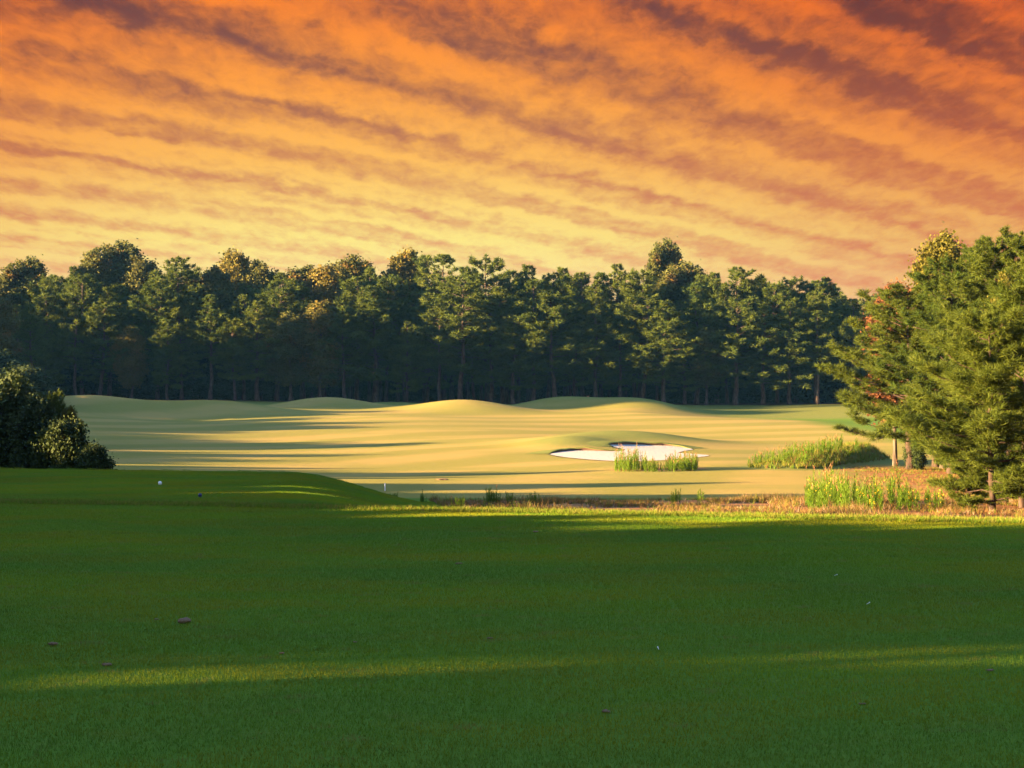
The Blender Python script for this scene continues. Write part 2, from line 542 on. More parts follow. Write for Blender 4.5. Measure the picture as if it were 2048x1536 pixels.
def broad_meshes(seed, H=15.0, base=0.35, Rx=2.8, lobes=11, clumps=60, leaves=22, leaf=0.2, mat='leaf', twin=False, spread=0.62, column=1.0):
    rg = np.random.default_rng(seed)
    tb = Bag()
    t = np.linspace(0, 1, 10)
    sw = np.cumsum(rg.normal(0, 0.06, (10, 2)), 0) * (H / 14)
    sw -= sw[0]
    P = np.column_stack([sw[:, 0], sw[:, 1], t * H * 0.86])
    P[0, 2] = -0.4
    rad = 0.013 * H * (1 - 0.85 * t)
    rad[0] *= 1.4
    tb.add(*tube(P, rad, 8))
    cs, rs = [], []
    ch = H * (1 - base)
    for i in range(lobes):
        s = (i + 0.5) / lobes
        rr = Rx * math.sin(math.pi * min(0.97, 0.14 + 0.80 * s ** column)) ** 0.8
        a = i * 2.4 + rg.normal(0, 0.4)
        lr = rg.uniform(0.34, 0.52) * Rx * (1.0 - 0.35 * s)
        q = max(0.0, rr - lr) * rg.uniform(0.75, 1.1)
        c = np.array([np.cos(a) * q, np.sin(a) * q, base * H + ch * (0.06 + 0.86 * s) - lr * 0.2])
        cs.append(c)
        rs.append(lr)
    # uneven peaks on top
    for i in range(5 if twin else 4):
        a = i * 2.4 + rg.uniform(0, 1)
        lr = Rx * rg.uniform(0.15, 0.22)
        q = Rx * (0.12 + 0.13 * i)
        drop = 0.0 if i == 0 else rg.uniform(0.02, 0.05) * H * i * (0.5 if twin else 0.9)
        top_ = np.array([np.cos(a) * q, np.sin(a) * q, H - lr * 1.2 - drop])
        for w_ in range(4):
            cs.append(top_ + np.array([rg.normal(0, 0.12), rg.normal(0, 0.12), -w_ * lr * 1.25]))
            rs.append(lr * (0.75 + 0.32 * w_))
    lv, lt = [], []
    for c, lr in zip(cs, rs):
        z0 = max(base * H * 0.75, c[2] - lr * 1.6)
        z0 = min(z0, H * 0.84)
        p0 = np.array([np.interp(z0, P[:, 2], P[:, 0]), np.interp(z0, P[:, 2], P[:, 1]), z0])
        q = np.linspace(0, 1, 4)[:, None]
        L = p0 + (c - p0) * q + np.array([0, 0, -0.08]) * (q * (1 - q)) * lr
        tb.add(*tube(L, np.linspace(0.03 + 0.018 * lr, 0.012, 4), 4))
        m = int(clumps * (lr / (0.43 * Rx)) ** 2) + 6
        dv = norm(rg.normal(size=(m, 3)))
        rad_ = lr * rg.uniform(0.35, 1.08, (m, 1)) ** 0.6
        cc = c + dv * rad_ * np.array([1, 1, 1.12])
        for k in range(0, m, 6):
            tb.add(*tube(np.array([c, (c + cc[k]) / 2 + rg.normal(0, 0.05, 3), cc[k]]), [0.014, 0.01, 0.005], 3))
        csz = rg.uniform(0.16, 0.30, (m, 1)) * (0.6 + 0.4 * lr)
        pp = np.repeat(cc, leaves, 0) + rg.normal(size=(m * leaves, 3)) * np.repeat(csz, leaves, 0)
        lv.append(pp)
        lt.append(np.clip(np.repeat(rg.normal(0.5, 0.22, m), leaves) + rg.normal(0, 0.12, m * leaves), 0, 1))
    pp = np.concatenate(lv)
    n = len(pp)
    up = norm(rg.normal(size=(n, 3)) + np.array([0, 0, 0.5]))
    ax = norm(np.cross(up, rg.normal(size=(n, 3))))
    ay = np.cross(up, ax)
    sz = (leaf * rg.uniform(0.6, 1.25, n))[:, None]
    v = np.stack([pp - ax * sz * 0.5, pp - ay * sz * 0.36, pp + ax * sz * 0.5, pp + ay * sz * 0.36], 1).reshape(-1, 3)
    f = np.arange(4 * n).reshape(-1, 4)
    return tb.mesh('broadleaf_trunk', 'bark2', True), mesh('broadleaf_crown', v, f, mat, np.repeat(np.concatenate(lt), 4)), H


# ------------------------------------------------------------------ terrain
def sst(a, b, t):
    t = np.clip((t - a) / (b - a), 0, 1)
    return t * t * (3 - 2 * t)


PY = np.array([-400, 20, 24, 30, 36, 46, 60, 75, 90, 105, 120, 135, 148, 158, 168, 180, 230, 400, 6000.])
PZ = np.array([-.6, -.6, -.7, -.88, -1.12, -1.6, -1.9, -2.05, -2.02, -1.78, -1.45, -1.08, -.72, -.48, -.42, -.4, -.1, .6, 2.])
_gy = np.arange(-60, 420, 0.5)
_gz = np.interp(_gy, PY, PZ)
_kn = np.exp(-(np.arange(-12, 13) * 0.5) ** 2 / (2 * 2.2 ** 2))
_kn /= _kn.sum()
_gs = np.convolve(np.pad(_gz, 12, mode='edge'), _kn, 'valid')


def P2X(px, d):
    return (px - 1024.0) / F * d


MOUNDS = [  # x, y, height, radius x, radius y
    (P2X(190, 139), 139, 1.05, 6.0, 4.6), (P2X(430, 141), 141, 0.95, 5.6, 4.2), (P2X(90, 133), 133, 0.4, 5.0, 7.0), (P2X(330, 130), 130, -0.35, 6.5, 4.0),
    (P2X(655, 151), 151, 1.10, 5.4, 3.8), (P2X(930, 147), 147, 1.18, 5.8, 4.2), (P2X(1115, 156), 156, 0.90, 4.2, 3.2),
    (P2X(1275, 155), 155, 1.0, 5.6, 3.6), (P2X(790, 160), 160, 0.45, 5.0, 4.0),
    (P2X(1240, 95.5), 95.5, 0.62, 5.0, 4.0), (P2X(1140, 90), 90, 0.42, 2.6, 3.2), (P2X(1310, 97), 97, 0.12, 4.0, 4.0),
    (P2X(560, 118), 118, 0.25, 6.0, 7.0), (P2X(820, 130), 130, 0.20, 6.0, 4.0),
]
BANK_A, BANK_B = np.array([P2X(1572, 66), 66.0]), np.array([P2X(1715, 78), 78.0])


def bank_w(x, y):
    ab = BANK_B - BANK_A
    t = np.clip(((x - BANK_A[0]) * ab[0] + (y - BANK_A[1]) * ab[1]) / (ab @ ab), 0, 1)
    dx, dy = x - (BANK_A[0] + t * ab[0]), y - (BANK_A[1] + t * ab[1])
    return np.hypot(dx, dy), t


def tee_edge(x):
    return 20.8 - 0.25 * np.clip(x, -30, 20) + 0.12 * np.sin(x * 0.9)


def ground0(x, y):
    x = np.asarray(x, float)
    y = np.asarray(y, float)
    val = np.where(y < 400, np.interp(y, _gy, _gs), np.interp(y, PY, PZ))
    val = val - 0.85 * sst(10, 22, x) * np.exp(-((y - 147) / 13.0) ** 2)     # hollow in front of the wood on the right
    val = val - 0.18 * np.exp(-((y - 152) / 8.0) ** 2)
    # the left side of the fairway climbs a little
    val = val + 0.45 * sst(-14, -40, x) * sst(75, 120, y)
    val = val + 0.10 * np.sin(x * 0.21 + y * 0.07 + 1) * sst(45, 70, y) * (1 - sst(165, 180, y)) + 0.06 * np.sin(x * 0.12 - y * 0.19) * sst(45, 70, y)
    for mx, my, h, rx, ry in MOUNDS:
        val = val + h * np.exp(-((x - mx) / rx) ** 2 - ((y - my) / ry) ** 2)
    bd, bt = bank_w(x, y)
    val = val + (0.20 + 0.60 * bt) * sst(2.0, 0.3, bd)
    # second tee on the left
    wx = sst(-1.1, -5.0, x + 0.10 * (y - 34))
    wy = sst(26.3, 29.6, y) * sst(41.2, 39.4, y + 0.22 * (x + 9))
    tee2 = wx * wy
    val = val * (1 - tee2) + (-0.47) * tee2
    # the tee the photographer stands on
    s = y - tee_edge(x)
    fall = sst(0.0, 7.5, s)
    near = -0.02 + 0.012 * np.sin(x * 0.8) * np.sin(y * 0.5)
    return near * (1 - fall) + val * fall


def hit(px, py, fn=None):
    """point of the ground seen at a pixel of the photograph"""
    fn = fn or ground0
    t = np.arange(5.0, 420.0, 0.05)
    X, Y, Z = (px - 1024) / F * t, t, EYE - (py - 768) / F * t
    below = np.nonzero(Z < fn(X, Y))[0]
    i = below[0] if len(below) else len(t) - 1
    return np.array([X[i], Y[i], Z[i]])


# bunker outline, from points of the photograph laid on the ground
BK_PX = [(1099, 908.5), (1116, 904.5), (1140, 902), (1170, 901.5), (1200, 902.5), (1230, 903), (1246, 902), (1250, 899.5), (1238, 897), (1226, 893.5),
         (1217, 890.5), (1240, 889.5), (1275, 889.5), (1310, 891), (1335, 892), (1362, 895), (1386, 899), (1368, 902.5), (1357, 906),
         (1380, 908), (1418, 911), (1395, 915), (1350, 919), (1300, 922), (1250, 923), (1200, 921), (1150, 917), (1118, 913)]
BK_LIP = set(range(0, 6)) | set(range(9, 16))
BK = np.array([hit(*p)[:2] for p in BK_PX])


def poly_sd(x, y, poly):
    """signed distance (negative inside) and index of the nearest edge"""
    best = np.full(x.shape, 1e9)
    idx = np.zeros(x.shape, int)
    ins = np.zeros(x.shape, bool)
    n = len(poly)
    for i in range(n):
        a, b = poly[i], poly[(i + 1) % n]
        ab = b - a
        t = np.clip(((x - a[0]) * ab[0] + (y - a[1]) * ab[1]) / (ab @ ab), 0, 1)
        dd = np.hypot(x - a[0] - t * ab[0], y - a[1] - t * ab[1])
        m_ = dd < best
        best = np.where(m_, dd, best)
        idx = np.where(m_, i, idx)
        cr = (a[1] > y) != (b[1] > y)
        with np.errstate(divide='ignore', invalid='ignore'):
            xi = a[0] + (y - a[1]) / (b[1] - a[1] + 1e-12) * ab[0]
        ins ^= cr & (x < xi)
    return np.where(ins, -best, best), idx


def ground(x, y):
    x = np.asarray(x, float)
    y = np.asarray(y, float)
    z = ground0(x, y)
    m_ = (x > BK[:, 0].min() - 3) & (x < BK[:, 0].max() + 3) & (y > BK[:, 1].min() - 3) & (y < BK[:, 1].max() + 3)
    if np.any(m_):
        sd_, ix = poly_sd(x, y, BK)
        z = z - np.where(m_, 0.12 * sst(0.05, -0.35, sd_), 0)
    return z


def gz(x, y):
    return float(ground(np.array([x]), np.array([y]))[0])


def axis(*segs):
    out = []
    for a, b, st in segs:
        out.append(np.arange(a, b, st))
    return np.concatenate(out)


XS = axis((-4000, -400, 600), (-400, -100, 50), (-100, -50, 4), (-50, -22, 0.9), (-22, 0, 0.4), (0, 13, 0.22), (13, 24, 0.4), (24, 70, 1.2), (70, 200, 10), (200, 4001, 400))
YS = axis((-300, -40, 20), (-40, 5, 2), (5, 46, 0.3), (46, 72, 0.45), (72, 99, 0.22), (99, 172, 0.5), (172, 260, 3), (260, 500, 20), (500, 6001, 500))
gx, gy = np.meshgrid(XS, YS, indexing='xy')
gzv = ground(gx, gy)
ny, nx = gx.shape
ii, jj = np.meshgrid(np.arange(ny - 1), np.arange(nx - 1), indexing='ij')
quads = np.stack([ii * nx + jj, ii * nx + jj + 1, (ii + 1) * nx + jj + 1, (ii + 1) * nx + jj], -1).reshape(-1, 4)
rgg = np.random.default_rng(5)
edge_n = 0.8 * np.sin(gx * 0.7 + 1.3) + 0.5 * np.sin(gx * 1.9)
fair = sst(43.5, 45.0, gy + 0.5 * edge_n + 0.06 * gx) * (1 - sst(156, 160, gy))
fair = fair * (1 - sst(22, 26, gx))
tee2w = sst(-1.6, -3.4, gx + 0.10 * (gy - 34)) * sst(26, 28, gy) * sst(42.5, 41.5, gy + 0.22 * (gx + 9))
rough = np.zeros_like(gx)
rough = np.maximum(rough, sst(153, 157, gy + 0.12 * np.clip(gx, 0, 30)) * (1 - sst(170, 176, gy)))
for i in (9, 10, 11):
    mx, my, h, rx, ry = MOUNDS[i]
    rough = np.maximum(rough, 0.9 * sst(1.3, 0.6, np.hypot((gx - mx) / rx, (gy - my) / ry)))
bd, _ = bank_w(gx, gy)
rough = np.maximum(rough, sst(2.4, 1.9, bd))
strip = sst(22.5, 26, gy - tee_edge(gx) + 20.8) * (1 - sst(41, 44, gy + edge_n * 0.6 + 0.06 * gx)) * (1 - tee2w)
strip = strip * sst(-2.6, -0.8, gx)
under = np.exp(-((gx - 17.0) / 4.2) ** 2 - ((gy - 57) / 11.0) ** 2) * 1.25 + np.exp(-((gx - 12) / 3.0) ** 2 - ((gy - 40) / 8.0) ** 2) * 1.3
isl = np.exp(-((gx - 6.3) / 2.6) ** 2 - ((gy - 66.0) / 2.2) ** 2)
straw = np.clip(np.maximum(np.maximum(strip, under), isl * 0.75), 0, 1)
rough = np.maximum(rough, 0.35 * sst(9, 14, gx) * sst(40, 46, gy) * (1 - sst(80, 90, gy)))
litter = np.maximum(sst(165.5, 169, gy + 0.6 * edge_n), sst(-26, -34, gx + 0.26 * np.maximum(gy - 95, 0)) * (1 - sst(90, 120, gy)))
gme = mesh('ground', np.column_stack([gx.ravel(), gy.ravel(), gzv.ravel()]), quads, 'ground',
           attrs={'fairway': fair.ravel(), 'rough': rough.ravel(), 'straw': straw.ravel(), 'litter': litter.ravel()}, smooth=True)
tag(link('ground', gme), kind='structure')


def tri_mesh_poly(poly, step, zf):
    """grid of quads clipped to a polygon by snapping: inner grid points plus the outline, by Delaunay"""
    from mathutils.geometry import delaunay_2d_cdt
    n = len(poly)
    pts = [Vector(p) for p in poly]
    edges = [(i, (i + 1) % n) for i in range(n)]
    x = np.arange(poly[:, 0].min(), poly[:, 0].max(), step)
    y = np.arange(poly[:, 1].min(), poly[:, 1].max(), step * 1.6)
    X, Y = [q.ravel() for q in np.meshgrid(x, y)]
    s, _ = poly_sd(X, Y, poly)
    k_ = s < -step * 0.4
    pts += [Vector((a, b)) for a, b in zip(X[k_], Y[k_])]
    v, e, f, *_ = delaunay_2d_cdt(pts, edges, [], 1, 1e-5)
    v = np.array([(p.x, p.y) for p in v])
    return np.column_stack([v, zf(v[:, 0], v[:, 1])]), np.array([t for t in f if len(t) == 3])


def densify(poly, step, jit=0.0, seed=1):
    rg = np.random.default_rng(seed)
    out, own = [], []
    n = len(poly)
    # closed Catmull-Rom
    for i in range(n):
        p0, p1, p2, p3 = poly[i - 1], poly[i], poly[(i + 1) % n], poly[(i + 2) % n]
        m_ = max(2, int(np.linalg.norm(p2 - p1) / step))
        for q in np.arange(m_) / m_:
            p = 0.5 * ((2 * p1) + (-p0 + p2) * q + (2 * p0 - 5 * p1 + 4 * p2 - p3) * q * q + (-p0 + 3 * p1 - 3 * p2 + p3) * q ** 3)
            out.append(p + rg.normal(0, jit, 2))
            own.append(i)
    return np.array(out), np.array(own)


def build_bunker():
    root = link('sand_bunker', None, None, (float(BK[:, 0].mean()), float(BK[:, 1].mean()), 0))
    tag(root, 'white sand bunker with dark turf lips in front of the low mound', 'bunker')
    off = np.array([BK[:, 0].mean(), BK[:, 1].mean(), 0])
    dense, own = densify(BK, 0.35, 0.012)
    v, f = tri_mesh_poly(dense, 0.35, lambda a, b: ground0(a, b) + 0.015)
    link('sand', mesh('bunker_sand', v - off, f, 'sand', smooth=True), root)
    # lips: a dark undercut face with a turf roll on top, along the back edges
    rg = np.random.default_rng(3)
    for run in (range(0, 6), range(9, 16)):
        sel = [i for i in range(len(own)) if own[i] in run]
        p = dense[sel]
        n = len(p)
        tn = norm(np.gradient(p, axis=0))
        nrm = np.column_stack([-tn[:, 1], tn[:, 0]])     # left of travel = outside (outline runs clockwise seen from above)
        if poly_sd(p[n // 2:n // 2 + 1, 0] + nrm[n // 2, 0] * 0.3, p[n // 2:n // 2 + 1, 1] + nrm[n // 2, 1] * 0.3, dense)[0][0] < 0:
            nrm = -nrm
        env = np.minimum(1, np.minimum(np.arange(n), np.arange(n)[::-1]) / 5.0 + 0.12)
        h = (0.15 * env + 0.02 * rg.normal(size=n) * env)[:, None]
        g = ground0(p[:, 0], p[:, 1])[:, None]
        prof = [(-0.03, -0.25, 0), (-0.02, 0.5, 0), (-0.05, 0.78, 1), (0.05, 1.0, 1), (0.30, 0.95, 1), (0.8, 0.5, 1), (1.6, -0.25, 1)]
        rows = []
        for o, hh, _ in prof:
            q = p + nrm * o
            gq = ground0(q[:, 0], q[:, 1])[:, None]
            rows.append(np.column_stack([q, (gq if o > 0.04 else g) + h * hh]))
        V = np.concatenate(rows) - off
        bag_v, fs, fm = V, [], []
        for r in range(len(prof) - 1):
            for i in range(n - 1):
                fs.append((r * n + i, r * n + i + 1, (r + 1) * n + i + 1, (r + 1) * n + i))
                fm.append(0 if r < 2 else 1)
        one = np.ones(len(V))
        me = mesh('bunker_lip', bag_v, fs, ['lip', 'ground'], None, fm, {'rough': one}, smooth=True)
        link('lip', me, root)


build_bunker()

# ------------------------------------------------------------------ trees
FP = dict(whorl=0.46, twigs=16, tufts=2, needles=11, nlen=0.40, nwid=0.075)
PINES = [pine_meshes(11, 14, 0.27, 3.4, top=0.7, **FP), pine_meshes(12, 14, 0.22, 3.1, gap=0.15, top=0.75, **FP), pine_meshes(13, 14, 0.33, 3.5, top=0.62, **FP),
         pine_meshes(14, 14, 0.18, 3.0, top=0.85, **FP), pine_meshes(15, 14, 0.27, 3.4, gap=0.18, top=0.66, **FP),
         pine_meshes(16, 14, 0.36, 3.0, gap=0.3, top=0.8, droop=0.1, **FP), pine_meshes(17, 14, 0.15, 3.6, gap=0.1, top=0.9, droop=0.35, **FP), pine_meshes(18, 14, 0.3, 3.2, gap=0.35, top=0.5, **FP)]
THIN = pine_meshes(19, 11, 0.35, 2.3, whorl=0.8, twigs=6, tufts=1, needles=9, nlen=0.35, nwid=0.05, gap=0.4)
BROADS = [broad_meshes(21, 16, 0.26, 3.3, 14, clumps=80, leaf=0.26, twin=True, mat='leaf'), broad_meshes(22, 15, 0.2, 3.2, 14, clumps=80, leaf=0.26, mat='leaf'),
          broad_meshes(23, 14, 0.22, 3.0, 13, clumps=80, leaf=0.26, mat='leaf_y'), broad_meshes(24, 15, 0.28, 2.8, 12, clumps=80, leaf=0.26, twin=True, mat='leaf')]
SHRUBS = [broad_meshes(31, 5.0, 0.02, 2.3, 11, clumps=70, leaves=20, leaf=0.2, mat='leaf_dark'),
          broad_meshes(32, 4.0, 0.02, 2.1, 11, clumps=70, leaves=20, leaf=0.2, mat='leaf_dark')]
NP_ = dict(whorl=0.34, twigs=36, tufts=3, needles=17, nlen=0.23, nwid=0.022, mat='pine_near')
NEARP = [pine_meshes(41, 9, 0.17, 3.3, droop=0.12, top=0.62, trunk_r=0.15, **NP_),
         pine_meshes(42, 9, 0.08, 3.0, droop=0.18, top=0.7, trunk_r=0.14, **NP_),
         pine_meshes(43, 6, 0.06, 2.2, droop=0.05, top=0.48, gap=0.2, trunk_r=0.07, **dict(NP_, whorl=0.28, nlen=0.21, nwid=0.015))]
NEARB = [broad_meshes(51, 10, 0.25, 2.0, 11, clumps=90, leaves=28, leaf=0.14, mat='leaf_g'),
         broad_meshes(52, 8, 0.30, 1.6, 9, clumps=80, leaves=26, leaf=0.13, mat='leaf_red')]

RG = np.random.default_rng(77)


def tree(name, var, x, y, H, label, cat, group=None, rz=None, wide=1.0, z=None):
    tm, cm, h0 = var
    s = H / h0
    wide = wide * (RG.uniform(0.85, 1.18) if group else 1.0)
    root = link(name, None, None, (x, y, gz(x, y) if z is None else z), RG.uniform(0, 6.28) if rz is None else rz, (s * wide, s * wide, s))
    tag(root, label, cat, group)
    link('trunk', tm, root)
    link('crown', cm, root)
    return root


def height_for(px, d, top):
    x = P2X(px, d)
    return x, EYE + (768 - top) / F * d - gz(x, d)


ORD = ['first', 'second', 'third', 'fourth', 'fifth', 'sixth', 'seventh', 'eighth', 'ninth', 'tenth', '11th', '12th', '13th', '14th', '15th', '16th',
       '17th', '18th', '19th', '20th', '21st', '22nd', '23rd', '24th', '25th', '26th', '27th', '28th', '29th', '30th', '31st', '32nd', '33rd', '34th',
       '35th', '36th', '37th', '38th', '39th', '40th', '41st', '42nd', '43rd', '44th', '45th', '46th']
SKY = [(10, 560, 'L', 176), (55, 512, 'L', 178), (104, 560, 'P', 174), (148, 534, 'P', 173), (190, 500, 'L', 181), (235, 480, 'L', 184), (281, 512, 'L', 182),
       (320, 556, 'P', 175), (352, 518, 'P', 174), (388, 545, 'L', 178), (425, 532, 'L', 175), (470, 498, 'L', 183), (520, 518, 'L', 182), (562, 546, 'P', 175),
       (605, 530, 'L', 176), (648, 528, 'L', 174), (702, 507, 'L', 180), (738, 535, 'P', 177), (772, 552, 'P', 173), (812, 497, 'L', 182), (850, 514, 'P', 181),
       (888, 510, 'P', 174), (936, 535, 'P', 177), (972, 520, 'P', 173), (1012, 545, 'P', 177), (1060, 530, 'P', 178), (1096, 547, 'P', 175), (1128, 535, 'P', 178),
       (1165, 548, 'P', 174), (1202, 546, 'P', 177), (1240, 530, 'P', 175), (1278, 546, 'P', 173), (1330, 476, 'L', 183), (1366, 522, 'L', 180), (1398, 550, 'P', 176),
       (1432, 545, 'P', 174), (1470, 537, 'P', 173), (1518, 563, 'L', 177), (1555, 572, 'P', 175), (1592, 561, 'P', 174), (1626, 571, 'P', 176), (1655, 590, 'P', 178)]
for i, (px, top, kd, d) in enumerate(SKY):
    x, H = height_for(px, d, top)
    if kd == 'P':
        tree('pine_tree', PINES[i % 8], x, d, H, 'dark green pine, the %s treetop from the left edge along the wood skyline' % ORD[i], 'pine tree', 'treetops of the wood skyline', wide=1.25)
    else:
        v = BROADS[0] if px in (235, 1330) else BROADS[(i * 3 + 1) % 4]
        tree('broadleaf_tree', v, x, d, H, {235: 'tallest broadleaf tree of the wood left of centre, crown split in peaks',
             1330: 'tall twin-topped broadleaf tree standing above the pines, right of the sand bunker'}.get(
             px, 'leafy broadleaf, the %s treetop from the left edge along the wood skyline' % ORD[i]), 'tree', 'treetops of the wood skyline',
             rz=0.3 if v is BROADS[0] else None, wide=0.85 if px == 1330 else 1.2)
FRONT = [(32, 610, 'P'), (90, 650, 'P'), (152, 625, 'P'), (200, 612, 'P'), (262, 650, 'L'), (335, 640, 'P'), (420, 590, 'P'), (470, 640, 'P'), (515, 602, 'P'),
         (580, 622, 'L'), (640, 600, 'L'), (690, 632, 'P'), (750, 572, 'P'), (815, 640, 'P'), (880, 600, 'P'), (922, 566, 'P'), (981, 592, 'P'), (1028, 612, 'P'),
         (1066, 560, 'P'), (1108, 592, 'P'), (1150, 640, 'P'), (1191, 560, 'P'), (1240, 640, 'P'), (1287, 592, 'P'), (1328, 602, 'P'), (1370, 640, 'P'), (1412, 655, 'L'),
         (1470, 602, 'P'), (1526, 612, 'P'), (1580, 604, 'P'), (1636, 622, 'P'), (1700, 640, 'P'), (1760, 620, 'P')]
for i, (px, top, kd) in enumerate(FRONT):
    d = 167.5 + RG.uniform(-1.0, 1.0)
    x, H = height_for(px, d, top)
    v = PINES[(i * 2 + 1) % 8] if kd == 'P' else BROADS[1 + i % 3]
    tree('pine_tree' if kd == 'P' else 'broadleaf_tree', v, x, d, H,
         '%s with shaded trunk, %s along the front row of the wood from the left' % ('pine' if kd == 'P' else 'broadleaf tree', ORD[i]),
         'pine tree' if kd == 'P' else 'tree', 'front row of the wood', wide=1.5)
# inside the wood
k_ = 0
for row, d in enumerate((171.0, 176.5, 182.0, 188.5, 196.0)):
    for px in np.arange(-160, 1900, 78.0):
        px2 = px + RG.uniform(-26, 26) + row * 31
        top = 563 + RG.uniform(-12, 50)
        if px2 > 1640 and row < 3:
            top += 30
        x, H = height_for(px2, d, top)
        k_ += 1
        tree('pine_tree', PINES[k_ % 8], x, d + RG.uniform(-1.2, 1.2), H, 'pine inside the wood, its crown merging with others behind the front row', 'pine tree', 'pines inside the wood', wide=1.4)
# understorey between the trunks
k_ = 0
for d, a, b, st in ((173.0, -60, 620, 62.0), (175.0, 1330, 1800, 55.0), (186.0, -60, 1800, 60.0), (200.0, -150, 1900, 56.0)):
    for px in np.arange(a, b, st):
        k_ += 1
        x = P2X(px + RG.uniform(-20, 20), d)
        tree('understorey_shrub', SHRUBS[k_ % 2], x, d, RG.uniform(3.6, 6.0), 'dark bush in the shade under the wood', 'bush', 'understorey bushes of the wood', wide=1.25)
# farther wood on the right, seen in the dip of the skyline
for i, (px, top) in enumerate(((1672, 606), (1690, 592), (1716, 600), (1742, 594), (1766, 600), (1790, 598), (1815, 602), (1850, 600))):
    x, H = height_for(px, 236, top)
    tree('pine_tree', PINES[(i + 2) % 8], x, 236 + RG.uniform(-3, 3), H, 'hazy distant pine, %s from the left in the skyline dip beside the lit pines' % ORD[i], 'pine tree', 'distant pines in the skyline dip', wide=0.8)

# lit group on the right
def near_tree(name, var, px, d, top, label, cat, rz=None, wide=1.0):
    x, H = height_for(px, d, top)
    return tree(name, var, x, d, H, label, cat, None, rz, wide)


near_tree('pine_tree', NEARP[0], 1822, 66, 580, 'sunlit pine with a bare dark trunk, leftmost of the lit group at the fairway edge', 'pine tree', 0.5, 1.42)
near_tree('pine_tree', NEARP[1], 1903, 63, 520, 'tall sunlit pine just behind the leftmost lit pine, over orange pine straw', 'pine tree', 2.1, 1.1)
near_tree('pine_tree', NEARP[0], 1985, 58, 480, 'tallest lit pine with a pointed tip near the right edge', 'pine tree', 3.6, 1.1)
near_tree('pine_tree', NEARP[1], 2062, 55, 466, 'pine cut by the right edge of the photo, tall behind the near saplings', 'pine tree', 5.0, 1.1)
near_tree('pine_tree', NEARP[1], 1942, 66, 500, 'lit pine whose pointed tip shows between the two tallest treetops', 'pine tree', 0.3, 1.1)
near_tree('pine_tree', NEARP[0], 1872, 70, 545, 'lit pine filling the gap behind the leftmost lit pine', 'pine tree', 4.4, 1.1)
near_tree('pine_tree', NEARP[1], 1955, 47, 640, 'mid-height lit pine in front of the tallest pines', 'pine tree', 1.7, 1.2)
near_tree('pine_tree', NEARP[2], 1984, 33.2, 640, 'near bushy pine with a thin trunk at the end of the tee', 'pine tree', 1.0, 1.25)
near_tree('pine_tree', NEARP[2], 2046, 36, 590, 'near bushy pine at the right edge behind the tee', 'pine tree', 4.2, 1.3)
near_tree('pine_sapling', NEARP[2], 1938, 34.0, 890, 'small thin pine sapling in front of the bushy near pine', 'sapling', 2.6, 0.9)
near_tree('broadleaf_tree', NEARB[0], 1886, 68, 463, 'dark leafy broadleaf whose tuft tops the lit pines', 'tree', 0.2, 0.95)
near_tree('broadleaf_tree', NEARB[0], 2012, 50, 548, 'yellow-green broadleaf with pale leaves among the lit pines', 'tree', 1.5, 0.6)
near_tree('broadleaf_tree', NEARB[1], 1790, 70, 562, 'small broadleaf with red autumn leaves behind the leftmost lit pine', 'tree', 0.9, 1.0)
near_tree('pine_sapling', NEARP[2], 2012, 39, 800, 'low bushy pine between the two near bushy pines', 'sapling', 3.3, 1.5)
near_tree('leafy_bush', SHRUBS[1], 1832, 66, 880, 'low leafy bush at the foot of the leftmost lit pine', 'bush', 0.9, 0.8)
# dark bushes at the left, behind the second tee
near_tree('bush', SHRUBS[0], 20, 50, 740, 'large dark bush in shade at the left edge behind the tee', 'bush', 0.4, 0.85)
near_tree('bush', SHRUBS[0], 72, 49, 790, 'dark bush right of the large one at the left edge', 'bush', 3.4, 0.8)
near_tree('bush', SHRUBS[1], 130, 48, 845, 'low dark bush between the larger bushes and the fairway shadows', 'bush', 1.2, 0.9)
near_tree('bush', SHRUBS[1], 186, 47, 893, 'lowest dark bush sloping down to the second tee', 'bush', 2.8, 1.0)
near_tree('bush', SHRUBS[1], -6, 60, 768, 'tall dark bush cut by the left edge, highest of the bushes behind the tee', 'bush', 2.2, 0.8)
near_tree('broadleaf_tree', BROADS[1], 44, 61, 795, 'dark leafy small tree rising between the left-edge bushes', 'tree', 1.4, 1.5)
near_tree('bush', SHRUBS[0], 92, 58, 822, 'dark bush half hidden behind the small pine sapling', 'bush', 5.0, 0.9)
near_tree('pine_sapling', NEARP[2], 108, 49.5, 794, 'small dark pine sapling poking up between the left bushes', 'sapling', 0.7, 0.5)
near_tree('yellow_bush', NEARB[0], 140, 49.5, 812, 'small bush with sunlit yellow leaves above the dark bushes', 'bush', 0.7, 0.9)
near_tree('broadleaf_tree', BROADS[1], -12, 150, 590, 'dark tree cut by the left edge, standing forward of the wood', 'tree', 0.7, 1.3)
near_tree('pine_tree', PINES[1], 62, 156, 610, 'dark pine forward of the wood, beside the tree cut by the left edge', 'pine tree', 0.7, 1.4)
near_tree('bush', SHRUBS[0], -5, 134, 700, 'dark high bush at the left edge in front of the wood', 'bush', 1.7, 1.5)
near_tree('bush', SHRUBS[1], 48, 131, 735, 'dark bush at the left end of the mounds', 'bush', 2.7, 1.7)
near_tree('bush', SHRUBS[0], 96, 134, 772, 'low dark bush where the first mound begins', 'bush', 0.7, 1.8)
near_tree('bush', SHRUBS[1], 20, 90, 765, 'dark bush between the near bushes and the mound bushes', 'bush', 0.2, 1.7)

# woods beyond the left edge of the photo: they cast the long shadows
def caster(x, y, H, v):
    y -= (abs(x) - 8) * 0.126
    tree('pine_tree' if v < 5 else 'broadleaf_tree', (PINES[:5] + BROADS)[v % 9], x, y, H, 'tree of the wood beyond the left edge, known only by its long shadow',
         'tree', 'trees beyond the left edge')


